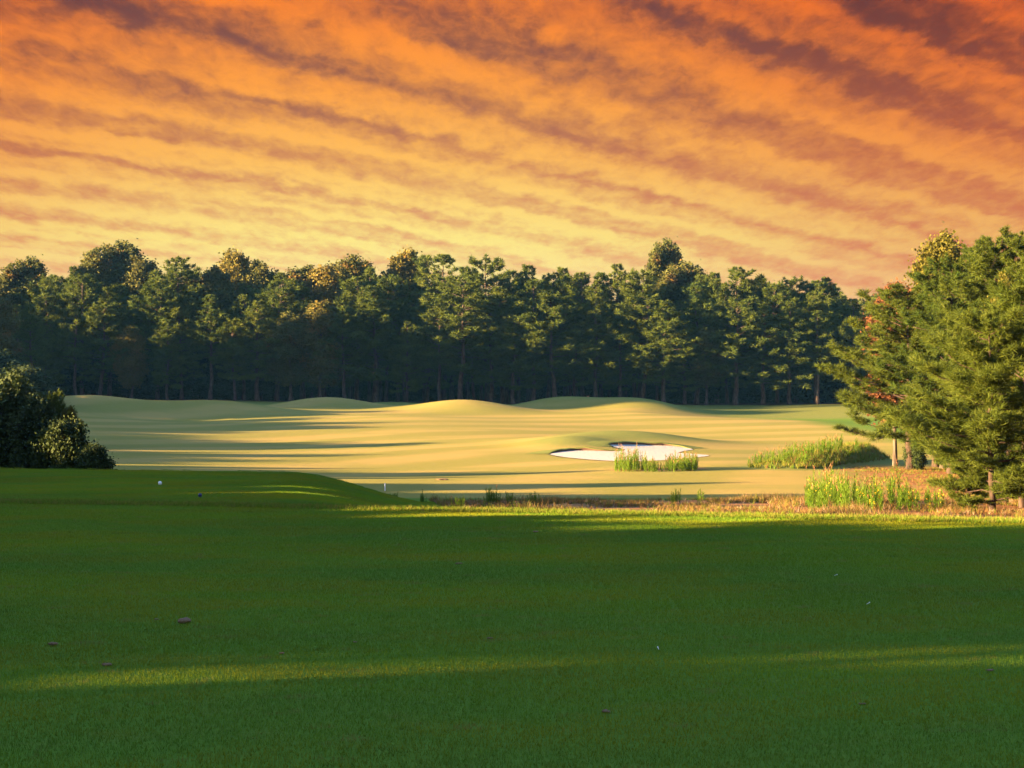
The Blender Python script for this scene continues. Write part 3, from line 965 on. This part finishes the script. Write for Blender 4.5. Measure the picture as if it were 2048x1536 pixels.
def hedge(x, y, H):
    y -= (abs(x) - 8) * 0.126
    tree('bush', SHRUBS[int(RG.integers(0, 2))], x, y, H, 'bush of the wood beyond the left edge, known only by its shadow', 'bush', 'bushes beyond the left edge', wide=1.1)


def kind():
    return int(RG.integers(0, 9))


for y in np.arange(-18, 13.6, 2.0):
    if not 3.0 < y < 8.5:
        caster(-18 - RG.uniform(0, 4), y, RG.uniform(9, 12), kind())
        caster(-27 - RG.uniform(0, 6), y - 0.6, RG.uniform(11, 14), kind())
    else:
        if y != 6.0:
            caster(-28 - RG.uniform(0, 3), y - 0.6, RG.uniform(10.5, 12.5), 5 + int(RG.integers(0, 4)))
            hedge(-25 - RG.uniform(0, 2), y, RG.uniform(4.4, 5.2))
        hedge(-33 - RG.uniform(0, 2), y - 1.5, RG.uniform(4.6, 5.4))
        for x in (-18, -21, -24):
            tree('pine_tree', THIN, x - RG.uniform(0, 3), y + RG.uniform(-.6, .6) - (abs(x) - 8) * 0.126, RG.uniform(9, 11), 'thin pine beyond the left edge that lets dappled light onto the tee', 'pine tree', 'thin pines beyond the left edge', wide=1.1)
    if not 4.5 < y < 8.5:
        hedge(-14 - RG.uniform(0, 3), y + RG.uniform(-.5, .5), RG.uniform(3.0, 4.6))
for x, y in ((-9.0, -7.0), (-3.5, -9.5), (2.5, -8.0), (8.0, -9.0), (12.5, -5.0), (15.5, 0.5), (-12.0, -2.0)):  # unseen trees added behind the camera, blocking skylight to darken the near tee
    tree('broadleaf_tree', BROADS[int(RG.integers(1, 4))], x, y, RG.uniform(9, 12), 'unseen tree added behind the camera to darken the near tee', 'tree', 'unseen trees added behind the camera')
for x, y in ((-34.0, 3.2), (-35.0, 5.2), (-36.0, 7.0)):
    tree('pine_tree', PINES[5], x, y - (abs(x) - 8) * 0.126, 15.5, 'tree of the wood beyond the left edge, known only by its long shadow', 'tree', 'trees beyond the left edge', wide=1.0)
for y in (13.6, 14.6, 15.6, 16.6, 17.6, 18.6, 19.6, 20.6, 21.6):
    hedge(-19 - RG.uniform(0, 2), y, RG.uniform(3.3, 3.8) if y < 18.2 else RG.uniform(2.9, 3.3))
for y in np.arange(20, 42, 2.2):
    caster(-31 - RG.uniform(0, 4), y, RG.uniform(6.0, 6.8) if y < 26 else (RG.uniform(5.1, 5.9) if y < 35 else RG.uniform(3.9, 4.5)), kind())
    hedge(-28 - RG.uniform(0, 3), y + RG.uniform(-.5, .5), RG.uniform(4.0, 4.8))
for y in np.arange(41, 53, 1.6):
    hedge(-21.5 - RG.uniform(0, 2), y, RG.uniform(4.1, 4.5) if 47.5 < y < 51.5 else RG.uniform(2.6, 3.0))
for y in np.arange(50, 126, 2.6):
    hedge(-57 - RG.uniform(0, 4), y + RG.uniform(-1, 1), RG.uniform(5.8, 6.8) + (0.9 if 58 < y < 82 else 0.0))
    caster(-60 - RG.uniform(0, 5), y, RG.uniform(6.4, 7.6) + (1.2 if 58 < y < 82 else 0.0), 5 + int(RG.integers(0, 4)))
for ya, yb, ha, hb, st in ((56.5, 60, 8.4, 9.4, 1.6), (76.5, 78, 8.4, 9.0, 2.0), (88, 96, 8.2, 9.2, 1.6), (108, 116, 8.0, 9.0, 1.6), (124, 128, 6.6, 7.6, 1.8)):
    for y in np.arange(ya, yb, st):
        caster(-60 - RG.uniform(0, 3), y, RG.uniform(ha, hb), 5 + int(RG.integers(0, 4)))
        hedge(-61 - RG.uniform(0, 3), y + 0.7, RG.uniform(ha, hb) * 0.8)
for y in np.arange(143, 152, 2.4):
    for x in (-66, -75):
        caster(x - RG.uniform(0, 4), y + RG.uniform(-1, 1), RG.uniform(14.5, 17.5), kind())
for y in np.arange(153, 178, 2.2):
    caster(-64 - RG.uniform(0, 4), y, RG.uniform(9.5, 15.5), kind())
    hedge(-62 - RG.uniform(0, 4), y + 1, RG.uniform(6, 9))
for y in np.arange(152.5, 163, 1.8):
    caster(-60 - RG.uniform(0, 3), y, RG.uniform(15.5, 17.5), 5 + int(RG.integers(0, 4)))
for y in np.arange(150, 204, 4.0):
    for x in (-70, -80):
        caster(x - RG.uniform(0, 6), y + RG.uniform(-1, 1), RG.uniform(11, 14), kind())

# ------------------------------------------------------------------ turf, weeds and dry grass
def unlinked_patch(seed, size, n, h, w):
    rg = np.random.default_rng(seed)
    base = np.column_stack([rg.uniform(-size / 2, size / 2, (n, 2)), np.full(n, -0.004)])
    d = norm(np.column_stack([rg.normal(0, 0.38, (n, 2)), np.ones(n)]))
    L = h * rg.uniform(0.55, 1.25, n)
    v, f, t = blades(rg, base, d, L, w * rg.uniform(0.7, 1.3, n), np.clip(rg.normal(0.5, 0.25, n), 0, 1))
    return bpy.data.objects.new('turf_patch', mesh('turf_patch', v, f, 'turf', t))


def build_turf():
    size = 0.5
    col = bpy.data.collections.new('turf_patches')
    for i in range(9):
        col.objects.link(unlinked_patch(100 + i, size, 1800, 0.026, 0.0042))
    xs = np.arange(-9.5, 9.5, size)
    ys = np.arange(5.5, 26.0, size)
    X, Y = [q.ravel() for q in np.meshgrid(xs, ys)]
    k1 = (np.abs(X) < 0.345 * Y + 0.6) & (Y < tee_edge(X) + 0.8)
    X, Y = X[k1], Y[k1]
    X2, Y2 = [q.ravel() for q in np.meshgrid(np.arange(-14.5, -0.4, size), np.arange(20.5, 43.0, size))]
    k2 = (np.abs(X2) < 0.345 * Y2 + 0.6) & (Y2 > tee_edge(X2) + 0.8) & (X2 + 0.10 * (Y2 - 34) < -1.2) & (Y2 + 0.22 * (X2 + 9) < 42.3)
    X, Y = np.concatenate([X, X2[k2]]), np.concatenate([Y, Y2[k2]])
    me = bpy.data.meshes.new('turf_grass')
    me.from_pydata(np.column_stack([X, Y, ground(X, Y)]).tolist(), [], [])
    ax_ = np.arctan2(ground(X, Y + 0.2) - ground(X, Y - 0.2), 0.4)
    ay_ = -np.arctan2(ground(X + 0.2, Y) - ground(X - 0.2, Y), 0.4)
    at_ = me.attributes.new('tilt', 'FLOAT_VECTOR', 'POINT')
    at_.data.foreach_set('vector', np.column_stack([ax_, ay_, np.zeros(len(X))]).astype(np.float32).ravel())
    o = link('turf_grass', me)
    tag(o, 'short mown green grass of the tee in the foreground', 'grass', None, 'stuff')
    ng = bpy.data.node_groups.new('turf_scatter', 'GeometryNodeTree')
    ng.interface.new_socket('Geometry', in_out='INPUT', socket_type='NodeSocketGeometry')
    ng.interface.new_socket('Geometry', in_out='OUTPUT', socket_type='NodeSocketGeometry')
    N = ng.nodes
    gi, go = N.new('NodeGroupInput'), N.new('NodeGroupOutput')
    ci = N.new('GeometryNodeCollectionInfo')
    ci.inputs['Collection'].default_value = col
    ci.inputs['Separate Children'].default_value = True
    ci.inputs['Reset Children'].default_value = True
    ip = N.new('GeometryNodeInstanceOnPoints')
    ip.inputs['Pick Instance'].default_value = True
    na = N.new('GeometryNodeInputNamedAttribute')
    na.data_type = 'FLOAT_VECTOR'
    na.inputs['Name'].default_value = 'tilt'
    ri = N.new('FunctionNodeRandomValue')
    ri.data_type = 'INT'
    ri.inputs[4].default_value = 0
    ri.inputs[5].default_value = 8
    ri.inputs['Seed'].default_value = 9
    L = ng.links.new
    L(gi.outputs[0], ip.inputs['Points'])
    L(ci.outputs[0], ip.inputs['Instance'])
    L(ri.outputs[2], ip.inputs['Instance Index'])
    L(na.outputs['Attribute'], ip.inputs['Rotation'])
    L(ip.outputs[0], go.inputs[0])
    md = o.modifiers.new('scatter', 'NODES')
    md.node_group = ng


build_turf()


def scatter_blades(name, seed, X, Y, h, w, per, lean, mats, label, cat='grass', frac=None, kind='stuff', zoff=0.0):
    """tufts of blades standing on the ground, as one mesh; frac: share of the tufts for each material"""
    rg = np.random.default_rng(seed)
    n = len(X)
    h = np.broadcast_to(h, (n,)) * rg.uniform(0.6, 1.3, n)
    base = np.column_stack([X, Y, ground(X, Y) - 0.01 + zoff])
    B = np.repeat(base, per, 0)
    B[:, :2] += rg.normal(0, 0.05, (n * per, 2)) * np.repeat(h, per)[:, None]
    d = norm(np.column_stack([rg.normal(0, lean, (n * per, 2)), np.ones(n * per)]))
    v, f, t = blades(rg, B, d, np.repeat(h, per) * rg.uniform(0.5, 1.1, n * per), w, np.repeat(np.clip(rg.normal(0.5, 0.25, n), 0, 1), per))
    fm = np.repeat(rg.choice(len(mats), n, p=frac), per)
    o = link(name, mesh(name, v, f, mats, t, fm))
    tag(o, label, cat, None, kind)
    return o


rg = np.random.default_rng(61)
# fringe of longer grass round the edge of the tee
X = rg.uniform(-9, 9.5, 9000)
Y = tee_edge(X) + 0.1 + np.abs(rg.normal(0, 0.9, len(X)))
scatter_blades('rough_grass', 62, X, Y, 0.07, 0.010, 7, 0.45, ['roughgrass', 'blade'], 'fringe of longer grass along the far edge of the tee', frac=[0.6, 0.4])
X = rg.uniform(-6.0, -1.5, 2600)
Y = 27.2 + np.abs(rg.normal(0, 0.5, len(X))) - 0.05 * X
scatter_blades('rough_grass', 63, X, Y, 0.11, 0.012, 8, 0.4, ['roughgrass', 'weed'], 'strip of unmown grass below the second tee', frac=[0.7, 0.3])
# dry rough between the tee and the fairway
X = rg.uniform(-2.4, 14, 26000)
Y = rg.uniform(29, 44, 26000)
en = 0.8 * np.sin(X * 0.7 + 1.3) + 0.5 * np.sin(X * 1.9)
k1 = (Y + en * 0.6 + 0.06 * X < 42.6 + rg.normal(0, .4, len(X))) & (X > -1.6 + 0.1 * (36 - Y)) & (np.sin(X * 1.3 + Y * .6) + 0.7 * np.sin(X * 3.1 - Y) + rg.normal(0, .5, len(X)) > 0.0)
X, Y = X[k1], Y[k1]
hh = 0.13 + 0.10 * np.clip(np.sin(X * 0.8 + 2) + 0.5 * np.sin(X * 2.1), 0, 1.4)
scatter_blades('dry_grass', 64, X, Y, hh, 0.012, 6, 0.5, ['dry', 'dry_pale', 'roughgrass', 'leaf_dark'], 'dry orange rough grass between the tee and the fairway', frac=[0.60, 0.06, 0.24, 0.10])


X = rg.uniform(10.5, 20.5, 9000)
Y = rg.uniform(42, 68, 9000)
k1 = (X > 0.17 * Y + 3.2 + rg.normal(0, .5, len(X))) & (np.sin(X * 1.7 + Y * .5) + np.sin(X * .6 - Y * 1.1) + rg.normal(0, .7, len(X)) > -0.3)
scatter_blades('pine_straw', 66, X[k1], Y[k1], 0.12, 0.016, 6, 0.8, ['dry', 'roughgrass', 'weed'], 'pine straw and thin grass on the orange ground under the lit pines', frac=[0.55, 0.25, 0.20])


def weed_mesh(seed, pts, hs, name, tips=0.25, flowers=0.0, leafn=34, leafl=0.16, wid=0.012, zref=None):
    """feathery upright weeds: a stem with many steep narrow leaves each"""
    rg = np.random.default_rng(seed)
    vs, fs, ts, ms, n0 = [], [], [], [], 0
    o = np.array(zref)

    def put(b, d, L, w, t, m):
        nonlocal n0
        v, f, tt = blades(rg, b, d, L, w, t)
        vs.append(v)
        fs.append(f + n0)
        ts.append(tt)
        ms.append(np.full(len(f), m))
        n0 += len(v)
    for (x, y), h in zip(pts, hs):
        for _ in range(3):
            lean = norm(np.array([rg.normal(0, 0.10), rg.normal(0, 0.10), 1.0]))
            b0 = np.array([x + rg.normal(0, 0.05), y + rg.normal(0, 0.05), gz(x, y) - 0.02]) - o
            hh_ = h * rg.uniform(0.65, 1.1)
            put(b0[None], lean[None], np.array([hh_]), np.array([0.016]), np.array([0.3]), 0)
            q = rg.uniform(0.08, 0.95, leafn)
            b = b0 + lean * (q * hh_)[:, None]
            d = norm(np.column_stack([rg.normal(0, 0.42, (leafn, 2)), np.full(leafn, 0.9)]))
            put(b, d, leafl * h * rg.uniform(0.6, 1.2, leafn) * (1.2 - 0.6 * q) * 1.5, np.full(leafn, wid), np.clip(0.25 + 0.5 * q + rg.normal(0, .15, leafn), 0, 1), 0)
            if rg.random() < tips:
                m_ = 9
                put(b0 + lean * hh_ * rg.uniform(0.86, 1.05, (m_, 1)), norm(np.column_stack([rg.normal(0, 0.3, (m_, 2)), np.ones(m_)])), np.full(m_, 0.12 * h), np.full(m_, wid * 1.2), rg.random(m_), 1)
            if rg.random() < flowers:
                m_ = 12
                put(b0 + lean * hh_ * rg.uniform(0.45, 0.95, (m_, 1)) + rg.normal(0, 0.05, (m_, 3)), norm(rg.normal(size=(m_, 3))), np.full(m_, 0.035), np.full(m_, 0.03), rg.random(m_), 2)
    return mesh(name, np.concatenate(vs), np.concatenate(fs), ['weed', 'weed_tip', 'flower'], np.concatenate(ts), np.concatenate(ms))


def weed_clump(name, seed, pts, hs, label, cat='weeds', **kw):
    c = np.mean(np.array(pts), 0)
    z = (float(c[0]), float(c[1]), gz(c[0], c[1]))
    o = link(name, weed_mesh(seed, pts, hs, name, zref=z, **kw), None, z)
    tag(o, label, cat)
    return o


# the island of weeds in front of the bunker
c0 = hit(1232, 944)
c1 = hit(1408, 944)
pts, hs = [], []
for i in range(150):
    t, q = rg.random(), rg.uniform(-1, 1)
    x = c0[0] + (c1[0] - c0[0]) * t
    y = c0[1] + 0.6 + q * 1.5 * math.sqrt(max(0.05, 1 - (2 * t - 1) ** 2))
    pts.append((x, y))
    hs.append(1.22 * (0.42 + 0.38 * rg.random() + (0.10 if rg.random() < 0.15 else 0)) * (1.0 if t < 0.75 else 0.75) * (0.8 + 0.3 * math.sin(t * 9)))
weed_clump('weed_clump', 71, pts, hs, 'oval clump of tall green weeds standing in front of the sand bunker', tips=0.45)
# weeds along the grassy bank
pts, hs = [], []
for i in range(130):
    t = rg.random() ** 1.3
    p = BANK_A + (BANK_B - BANK_A) * t * 0.8
    nrm = np.array([-(BANK_B - BANK_A)[1], (BANK_B - BANK_A)[0]]) / np.linalg.norm(BANK_B - BANK_A)
    p = p + nrm * (rg.uniform(-0.2, 1.3) if rg.random() < 0.65 else rg.uniform(-1.2, 0.2)) + np.array([-0.5, -0.6]) * (t < 0.2)
    pts.append(tuple(p))
    hs.append(rg.uniform(0.35, 0.75))
weed_clump('weed_clump', 72, pts, hs, 'long sloping bank of pale green weeds left of the lit pines', tips=0.3, wid=0.014)
X = rg.uniform(8.5, 20, 14000)
Y = rg.uniform(62, 84, 14000)
bdd, btt = bank_w(X, Y)
k1 = bdd < 1.6
scatter_blades('bank_grass', 73, X[k1], Y[k1], 0.26, 0.022, 7, 0.35, ['roughgrass', 'weed', 'dry'], 'long unmown grass covering the bank beside the lit pines', frac=[0.55, 0.33, 0.12])
# tall weeds at the right end of the dry rough
pts, hs = [], []
for i in range(130):
    px = 1615 + 270 * rg.random() ** 1.3
    d = rg.uniform(33.0, 40.5)
    pts.append((P2X(px, d), d))
    hs.append((0.46 + 0.44 * rg.random()) * (0.72 + 0.45 * abs(math.sin((px - 1600) / 41.0))) * (1.0 if px < 1800 else 0.65))
weed_clump('weed_clump', 74, pts, hs, 'tall bright weeds with yellow flowers at the right end of the dry rough', flowers=0.06, tips=0.3)
TUFTS = [(985, 37.0, 0.50, 9, 'tall bright grass tuft rising from the middle of the dry rough'), (1024, 38.0, 0.36, 4, 'thin grass tuft just right of the tallest tuft in the dry rough'),
         (1066, 38.0, 0.40, 4, 'single spiky grass tuft, rightmost of three in the dry rough'), (1352, 40.0, 0.36, 6, 'grass tuft standing alone below the weeds in front of the bunker'),
         (920, 34.5, 0.30, 7, 'dark green grass tuft near the foot of the second tee slope'), (848, 40.0, 0.30, 5, 'shaded grass tuft on the right slope of the second tee'),
         (790, 43.0, 0.22, 4, 'small shaded grass tuft beside the white stake'), (1030, 33.5, 0.24, 6, 'low leafy weed at the near edge of the dry rough'),
         (965, 33.4, 0.24, 6, 'low dark weed left of the low leafy weed on the dry rough')]
for i, (px, d, h, n, lab) in enumerate(TUFTS):
    x = P2X(px, d)
    weed_clump('grass_tuft', 80 + i, [(x + rg.uniform(-.08, .08), d + rg.uniform(-.08, .08)) for _ in range(n)], [h * rg.uniform(.7, 1.1) for _ in range(n)], lab, 'grass tuft', tips=0.1, wid=0.009)
weed_clump('sapling', 95, [(P2X(1398, 40.5), 40.5)], [0.34], 'tiny round-topped sapling right of the lone grass tuft', 'sapling', tips=0.0, leafn=60, leafl=0.24, wid=0.012)

# ------------------------------------------------------------------ small things on the grass
def lathe(prof, sides=20):
    th = np.linspace(0, 2 * np.pi, sides, endpoint=False)
    v = np.array([(r * math.cos(t), r * math.sin(t), z) for r, z in prof for t in th])
    f = [(i * sides + j, i * sides + (j + 1) % sides, (i + 1) * sides + (j + 1) % sides, (i + 1) * sides + j) for i in range(len(prof) - 1) for j in range(sides)]
    return v, np.array(f)


def marker(px, py, mat, label):
    p = hit(px, py + 4)
    root = link('tee_marker', None, None, (p[0], p[1], p[2] + 0.01), s=0.62)
    tag(root, label, 'tee marker', 'tee markers on the second tee')
    prof = [(0.0, -0.005), (0.05, 0.0), (0.056, 0.02)] + [(0.062 * math.cos(a), 0.055 + 0.062 * math.sin(a)) for a in np.linspace(-0.5, 1.45, 9)] + [(0.001, 0.117)]
    v, f = lathe(prof)
    link('ball', mesh('tee_marker_ball', v, f, mat, smooth=True), root)
    v, f = lathe([(0.001, -0.10), (0.009, -0.07), (0.009, 0.02)], 8)
    link('spike', mesh('tee_marker_spike', v, f, mat), root)


marker(320, 966, 'white', 'white dome tee marker on the shaded second tee')
marker(400, 991, 'blue', 'dark blue dome tee marker nearer the front of the second tee')
p = hit(770, 982)
v, f = lathe([(0.001, -0.1), (0.022, -0.05), (0.022, 0.22), (0.020, 0.235), (0.001, 0.245)], 10)
tag(link('marker_stake', mesh('marker_stake', v, f, 'white'), None, tuple(p)), 'thin white stake on the fairway edge behind the second tee', 'stake')


def clod(px, py, w, label, seed, flat=0.38, cat='clod'):
    w = w * 0.72 if w < 0.5 else w
    import bmesh
    bm = bmesh.new()
    rgc = np.random.default_rng(seed)
    for k in range(4):
        r = w * rgc.uniform(0.2, 0.34)
        res = bmesh.ops.create_icosphere(bm, subdivisions=2, radius=r)
        off = np.array([rgc.uniform(-.28, .28) * w, rgc.uniform(-.18, .18) * w, r * flat * 0.5])
        ph = rgc.uniform(0, 6, 3)
        for vv in res['verts']:
            c = np.array(vv.co)
            q = 1 + 0.22 * math.sin(c[0] / r * 3 + ph[0]) + 0.18 * math.sin(c[1] / r * 4 + ph[1]) + rgc.normal(0, 0.07)
            vv.co = Vector((c[0] * q * 1.2 + off[0], c[1] * q + off[1], c[2] * q * flat + off[2]))
    me = bpy.data.meshes.new('soil_clod')
    bm.to_mesh(me)
    bm.free()
    me.materials.append(M['soil'])
    pp = hit(px, py)
    tag(link('soil_clod', me, None, (pp[0], pp[1], pp[2] + 0.012)), label, cat, 'clods on the tee')


for i, (px, py, w, lab) in enumerate((
        (363, 1246, 0.19, 'largest brown soil clod lying on the left of the tee'), (108, 1292, 0.10, 'brown soil clod nearest the left edge of the tee'),
        (212, 1334, 0.09, 'flat brown clod below the largest clod, left on the tee'), (565, 1310, 0.05, 'small dark clod left of the bright sun streak'),
        (710, 1288, 0.045, 'small dark clod above the bright sun streak'), (980, 1280, 0.05, 'small dark clod in the middle of the tee'),
        (1213, 1428, 0.07, 'brown clod low in the middle of the photo'), (920, 1130, 0.11, 'flat brown clod high on the tee, left of centre'),
        (1070, 1066, 0.10, 'small clod near the far edge of the tee'), (1980, 1345, 0.08, 'brown clod near the right edge of the tee'),
        (312, 1242, 0.05, 'crumb of soil beside the largest clod'), (1722, 1412, 0.05, 'dark clod low on the right of the tee'))):
    clod(px, py, w, lab, 200 + i)
clod(885, 960, 0.55, 'brown torn patch of soil out on the fairway', 230, 0.16, 'soil patch')
for i, (px, py, lab) in enumerate(((1668, 1156, 'white broken golf peg on the right of the tee, upper one'), (1733, 1214, 'white broken golf peg on the right of the tee, lower one'),
                                   (1318, 1306, 'pale broken golf peg low right of centre on the tee'))):
    v, f = lathe([(0.001, 0.0), (0.0025, 0.006), (0.003, 0.04), (0.0065, 0.048), (0.007, 0.05), (0.001, 0.0495)], 10)
    pp = hit(px, py)
    o = link('golf_peg', mesh('golf_peg', v, f, 'white'), None, (pp[0], pp[1], pp[2] + 0.022), s=0.7)
    o.rotation_euler = (R(70), 0, R(50 + 70 * i))
    tag(o, lab, 'golf peg', 'broken golf pegs on the tee')

# ------------------------------------------------------------------ evening air
def build_haze():
    v = np.array([(sx, sy, sz) for sz in (-6.0, 30.0) for sy in (-330.0, 900.0) for sx in (-700.0, 700.0)])
    f = [(0, 2, 3, 1), (4, 5, 7, 6), (0, 1, 5, 4), (2, 6, 7, 3), (0, 4, 6, 2), (1, 3, 7, 5)]
    m = bpy.data.materials.new('evening_air')
    m.use_nodes = True
    k = NT(m.node_tree)
    out = k.n('ShaderNodeOutputMaterial')
    pv = k.n('ShaderNodeVolumePrincipled')
    pv.inputs['Color'].default_value = (0.13, 0.46, 1.0, 1)
    pv.inputs['Density'].default_value = HAZE
    k.put(out.inputs['Volume'], pv.outputs[0])
    o = link('haze', mesh('haze', v, f, m))
    tag(o, 'thin bluish evening air over the course', 'haze', None, 'stuff')


HAZE = 0.00009
build_haze()
